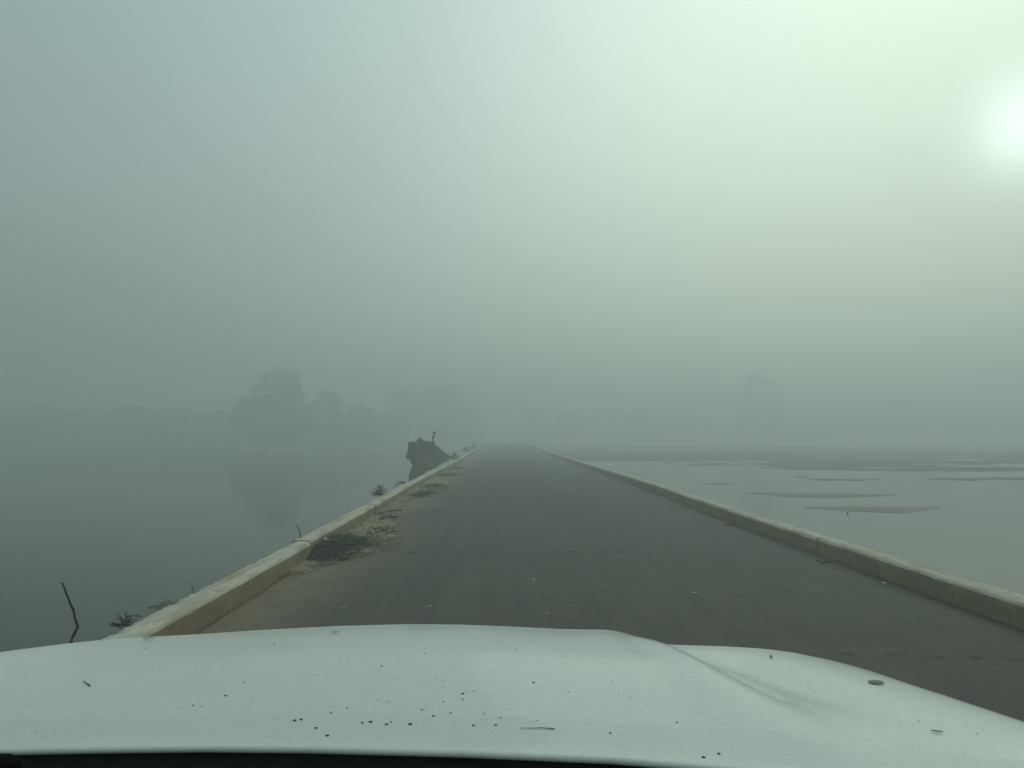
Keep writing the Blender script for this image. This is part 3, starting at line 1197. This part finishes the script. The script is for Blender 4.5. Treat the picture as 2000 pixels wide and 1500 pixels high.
# ------------------------------------------------------------------ the car: bonnet seen over the dashboard
SIL = [(-160, 1302, 1.34), (-80, 1288, 1.42), (0, 1275, 1.50), (100, 1262, 1.58), (200, 1251, 1.66), (290, 1246, 1.71), (400, 1240, 1.76), (500, 1233, 1.80), (650, 1225, 1.83),
       (800, 1221, 1.85), (900, 1222, 1.855), (1000, 1226, 1.855), (1100, 1231, 1.855), (1160, 1232, 1.85), (1190, 1232, 1.85), (1220, 1238, 1.845), (1260, 1250, 1.835), (1290, 1260, 1.83),
       (1320, 1262, 1.82), (1420, 1265, 1.78), (1500, 1270, 1.74), (1560, 1278, 1.70), (1640, 1295, 1.645), (1700, 1311, 1.60), (1800, 1345, 1.50),
       (1900, 1382, 1.40), (2000, 1420, 1.30), (2080, 1452, 1.22)]
REAR = [(-700, 1475), (-300, 1466), (0, 1460), (200, 1457), (400, 1455), (600, 1457), (900, 1465), (1200, 1478), (1400, 1495), (1500, 1503), (2000, 1552), (2500, 1610)]
cx_, cy_, cz_ = [], [], []
for px, py, y in SIL:
    p = at(px, py, y)
    cx_.append(p.x)
    cy_.append(p.y)
    cz_.append(p.z)
rx_, ry_, rz_ = [], [], []
for px, py in REAR:
    d = ray(px, py)
    y = 0.44 / -d.z
    rx_.append(d.x * y)
    ry_.append(y)
    rz_.append(CAM_H - .44)
XB0 = at(1290, 1260, 1.83).x          # right foot of the raised centre at the nose


def bulge0(x):
    """height of the raised centre of the bonnet at its crest"""
    return 0.038 * sstep(XB0, XB0 - 0.10, x) * sstep(-.95, -.35, x)


def smooth_interp(x, X, Y):
    s = 0.0
    w = 0.0
    for k, g in ((-2, 1), (-1, 2), (0, 3), (1, 2), (2, 1)):
        s += g * np.interp(x + k * .008, X, Y)
        w += g
    return s / w


def hood_z(x, y):
    yc, zc = smooth_interp(x, cx_, cy_), smooth_interp(x, cx_, cz_)
    yr, zr = np.interp(x, rx_, ry_), np.interp(x, rx_, rz_)
    t = (y - yr) / (yc - yr)
    tt = min(1.0, max(0.0, t))
    zb = zc - bulge0(x)
    xb = XB0 + 0.17 * (1.85 - y) / .7
    xe = x * XB0 / xb if x > 0 else x
    z = lerp(zr, zb, tt) + .016 * 4 * tt * (1 - tt)
    fade = sstep(-.05, .55, tt)
    z += lerp(bulge0(xe), bulge0(x), sstep(.9, 1.0, tt)) * fade + bulge0(x) * .25 * (1 - fade) * tt
    # soft crown of the right wing and the shallow trough beside the raised centre
    z -= .015 * math.exp(-((x - (xb + .05)) / .07) ** 2) * sstep(.2, .6, tt) * sstep(1.0, .7, tt)
    if tt < .14:
        z -= .007 * (1 - tt / .14)
    return float(z)


def build_car():
    root = empty('car', (-.06, 1.4, 0))
    O = Vector(root.location)
    tag(root, 'white car whose speckled bonnet fills the bottom of the view', 'car')
    xs = np.linspace(cx_[0], cx_[-1], 260)
    V, F = [], []
    rows = None
    for x in xs:
        x = float(x)
        yc = float(smooth_interp(x, cx_, cy_))
        yr = float(np.interp(x, rx_, ry_))
        col = []
        # rolled rear lip
        zr = hood_z(x, yr)
        col += [(x, yr + .030, zr - .009), (x, yr + .008, zr - .007), (x, yr + .002, zr - .005), (x, yr + .001, zr - .0005), (x, yr + .004, zr + .0022), (x, yr + .010, zr + .0030)]
        for k in range(1, 71):
            t = .02 + .98 * k / 70
            y = lerp(yr, yc, t)
            col.append((x, y, hood_z(x, y)))
        zc = hood_z(x, yc)
        for a in range(8, 91, 8):
            s = R(a)
            col.append((x, yc + .10 * math.sin(s), zc - .10 * (1 - math.cos(s))))
        col.append((x, yc + .115, zc - .25))
        col.append((x, yc + .10, .42))
        rows = len(col)
        V += [Vector(p) - O for p in col]
    n = len(xs)
    for i in range(n - 1):
        for k in range(rows - 1):
            F.append((i * rows + k, (i + 1) * rows + k, (i + 1) * rows + k + 1, i * rows + k + 1))
    # flanks
    for side in (0, n - 1):
        b = len(V)
        for k in range(rows):
            v = V[side * rows + k]
            V.append(Vector((v.x + (-.03 if side == 0 else .03), v.y, v.z - .06)))
        b2 = len(V)
        for k in range(rows):
            v = V[side * rows + k]
            V.append(Vector((v.x + (-.035 if side == 0 else .035), v.y, min(v.z - .07, .42))))
        for k in range(rows - 1):
            q1 = (side * rows + k, b + k, b + k + 1, side * rows + k + 1)
            q2 = (b + k, b2 + k, b2 + k + 1, b + k + 1)
            F += [q1, q2] if side else [q1[::-1], q2[::-1]]
    mesh_obj('bonnet', V, F, M['paint'], root)
    # black cowl below the rear lip of the bonnet
    V, F = [], []
    xs2 = np.linspace(cx_[0] + .02, cx_[-1] - .02, 90)
    m = 14
    for x in xs2:
        x = float(x)
        yr = float(np.interp(x, rx_, ry_))
        zr = float(np.interp(x, rx_, rz_))
        for k in range(m + 1):
            t = k / m
            V.append(Vector((x, yr + .028 - .42 * t, zr - .014 - .07 * sstep(0, .35, t) + .02 * sstep(.5, 1, t))) - O)
    for i in range(len(xs2) - 1):
        for k in range(m):
            b = i * (m + 1) + k
            F.append((b, b + 1, b + m + 2, b + m + 1))
    mesh_obj('cowl', V, F, M['plastic'], root)
    # round foot of the wiper at the lower left corner
    p = at(-14, 1506, .92)
    V, F = [], []
    nn = 28
    for zz, rr in ((-.06, .032), (-.01, .032), (.004, .029), (.012, .020), (.015, .006)):
        for k in range(nn):
            a = 2 * math.pi * k / nn
            V.append(p + Vector((rr * math.cos(a), rr * math.sin(a), zz)) - O)
    for j in range(4):
        for k in range(nn):
            F.append((j * nn + k, j * nn + (k + 1) % nn, (j + 1) * nn + (k + 1) % nn, (j + 1) * nn + k))
    F.append(tuple(4 * nn + k for k in range(nn)))
    mesh_obj('wiper_pivot', V, F, M['rubber'], root)


build_car()


def hood_point(px, py):
    d = ray(px, py)
    lo, hi = .9, 2.0
    for k in range(160):
        y = lo + (hi - lo) * k / 159
        if CAM_H + d.z * y <= hood_z(d.x * y, y):
            hi = y
            lo = max(.9, y - .01)
            break
    for _ in range(24):
        y = (lo + hi) / 2
        if CAM_H + d.z * y <= hood_z(d.x * y, y):
            hi = y
        else:
            lo = y
    y = (lo + hi) / 2
    return Vector((d.x * y, y, hood_z(d.x * y, y)))


def fleck_mesh(seed):
    r = random.Random(seed)
    V = []
    n = 7
    for k in range(n):
        a = 2 * math.pi * k / n
        V.append((math.cos(a) * (1 + .3 * r.uniform(-1, 1)), math.sin(a) * (1 + .3 * r.uniform(-1, 1)) * .8, 0))
    for k in range(n):
        V.append((V[k][0] * .6, V[k][1] * .6, .5 + .2 * r.uniform(-1, 1)))
    F = [(k, (k + 1) % n, n + (k + 1) % n, n + k) for k in range(n)] + [tuple(range(n, 2 * n))]
    me = bpy.data.meshes.new('seed_fleck')
    me.from_pydata(V, [], F)
    me.update()
    me.materials.append(M['fleck'])
    return me


fm = [fleck_mesh(s) for s in range(5)]
R5 = [(90, 272, 5), (827, 292, 3), (827, 314, 5), (700, 336, 4), (778, 333, 3), (615, 378, 6), (537, 390, 3), (604, 394, 3), (970, 375, 3), (1270, 296, 5), (745, 412, 3),
      (879, 432, 4), (912, 447, 4), (795, 472, 3), (593, 490, 3), (1355, 458, 7), (1566, 443, 3), (1741, 368, 4), (1741, 454, 4), (1010, 512, 8), (1062, 500, 4), (1010, 540, 6),
      (1527, 505, 4), (1825, 530, 5), (1770, 511, 4), (595, 544, 4), (650, 552, 5), (915, 552, 5), (825, 573, 3), (811, 591, 6), (867, 620, 7), (950, 606, 6), (445, 582, 5),
      (366, 603, 6), (1115, 611, 5), (1195, 630, 5), (190, 643, 9), (220, 638, 8), (293, 679, 9), (349, 717, 9), (519, 654, 7), (560, 650, 10), (638, 662, 8), (660, 650, 6),
      (755, 661, 10), (1062, 667, 7), (1172, 665, 8), (1372, 643, 4), (1730, 704, 7), (965, 646, 3)]
FL = [(500 + x / 2.5, 1150 + y / 2.5, s) for x, y, s in R5]
FL += [(476, 1333, 5), (441, 1359, 8), (377, 1378, 6), (393, 1380, 5), (73, 1428, 4), (284, 1266, 5), (1590, 1351, 4), (1794, 1409, 4), (1909, 1433, 5), (1322, 1411, 6), (1374, 1479, 9), (1404, 1472, 9)]
r = random.Random(9)
for i, (px, py, s) in enumerate(FL):
    p = hood_point(px, py)
    o = bpy.data.objects.new('seed_fleck', fm[i % 5])
    C.objects.link(o)
    o.location = p
    L = s / 2 / 1500 * p.y * .92
    o.scale = (L, L * 1.1, L * .5)
    o.rotation_euler = (0, 0, r.uniform(-.5, .6))
    tag(o, 'tiny dark seed fleck lying on the white bonnet', 'fleck', 'dark seed flecks scattered on the bonnet')


def hood_leaf(px, py, lx, ly, rot, m, label, cat, seed):
    p = hood_point(px, py)
    return flake('dry_leaf', p + Vector((0, 0, .001)), lx, ly, rot, m, label, cat, .03, seed)


hood_leaf(1711, 1335, .0145, .0105, .15, 'fleckgrey', 'grey oval dry leaf on the right wing of the bonnet', 'leaf', 21)
hood_leaf(1830, 1431, .008, .0015, -.4, 'fleckgrey', 'thin grey husk low on the right wing of the bonnet', 'leaf', 22)
hood_leaf(1506, 1284, .003, .009, -.3, 'fleckgrey', 'grey smudge of leaf near the crest of the right wing', 'leaf', 23)
pp = [hood_point(*q) + Vector((0, 0, .0012)) for q in ((162, 1331), (169, 1336), (176, 1341))]
stick('bonnet_twig', pp, .0010, 'short slanting twig at the left end of the bonnet', seed=24, wob=.0004)
pp = [hood_point(*q) + Vector((0, 0, .0012)) for q in ((1084, 1425), (1064, 1423.5), (1040, 1423.5), (1016, 1424))]
stick('bonnet_twig', pp[::-1], .0007, 'thin long twig lying near the rear edge of the bonnet', seed=25, wob=.0004)
flake('painted_glint', hood_point(290, 1250) + Vector((0, 0, .002)), .012, .006, .1, 'scrap', 'painted white glint on the left shoulder of the bonnet crest', 'leaf', .15, 26)  # glint on the paint, made as a white flake
flake('painted_glint', hood_point(655, 1237) + Vector((0, 0, .002)), .010, .006, .1, 'scrap', 'painted white glint behind the middle of the bonnet crest', 'leaf', .15, 27)  # second glint, also a pale flake in place of reflected light

# ------------------------------------------------------------------ the fog
hb = 900.0
V = [(x, y, z) for z in (-2.9, 17.5) for (x, y) in ((-hb, -320), (hb, -320), (hb, 980), (-hb, 980))]
F = [(0, 3, 2, 1), (4, 5, 6, 7), (0, 1, 5, 4), (1, 2, 6, 5), (2, 3, 7, 6), (3, 0, 4, 7)]
hm = bpy.data.materials.new('fog')
hm.use_nodes = True
hn = hm.node_tree
hn.nodes.clear()
ho = hn.nodes.new('ShaderNodeOutputMaterial')
hv = hn.nodes.new('ShaderNodeVolumePrincipled')
hv.inputs['Color'].default_value = (0.91, 0.935, 0.92, 1)
hv.inputs['Density'].default_value = HAZE_DENSITY
hv.inputs['Anisotropy'].default_value = HAZE_ANISO
hn.links.new(hv.outputs[0], ho.inputs['Volume'])
o = mesh_obj('haze', V, F, hm, smooth=False)
tag(o, 'thick pale fog lying over the river and road', 'fog', kind='stuff')
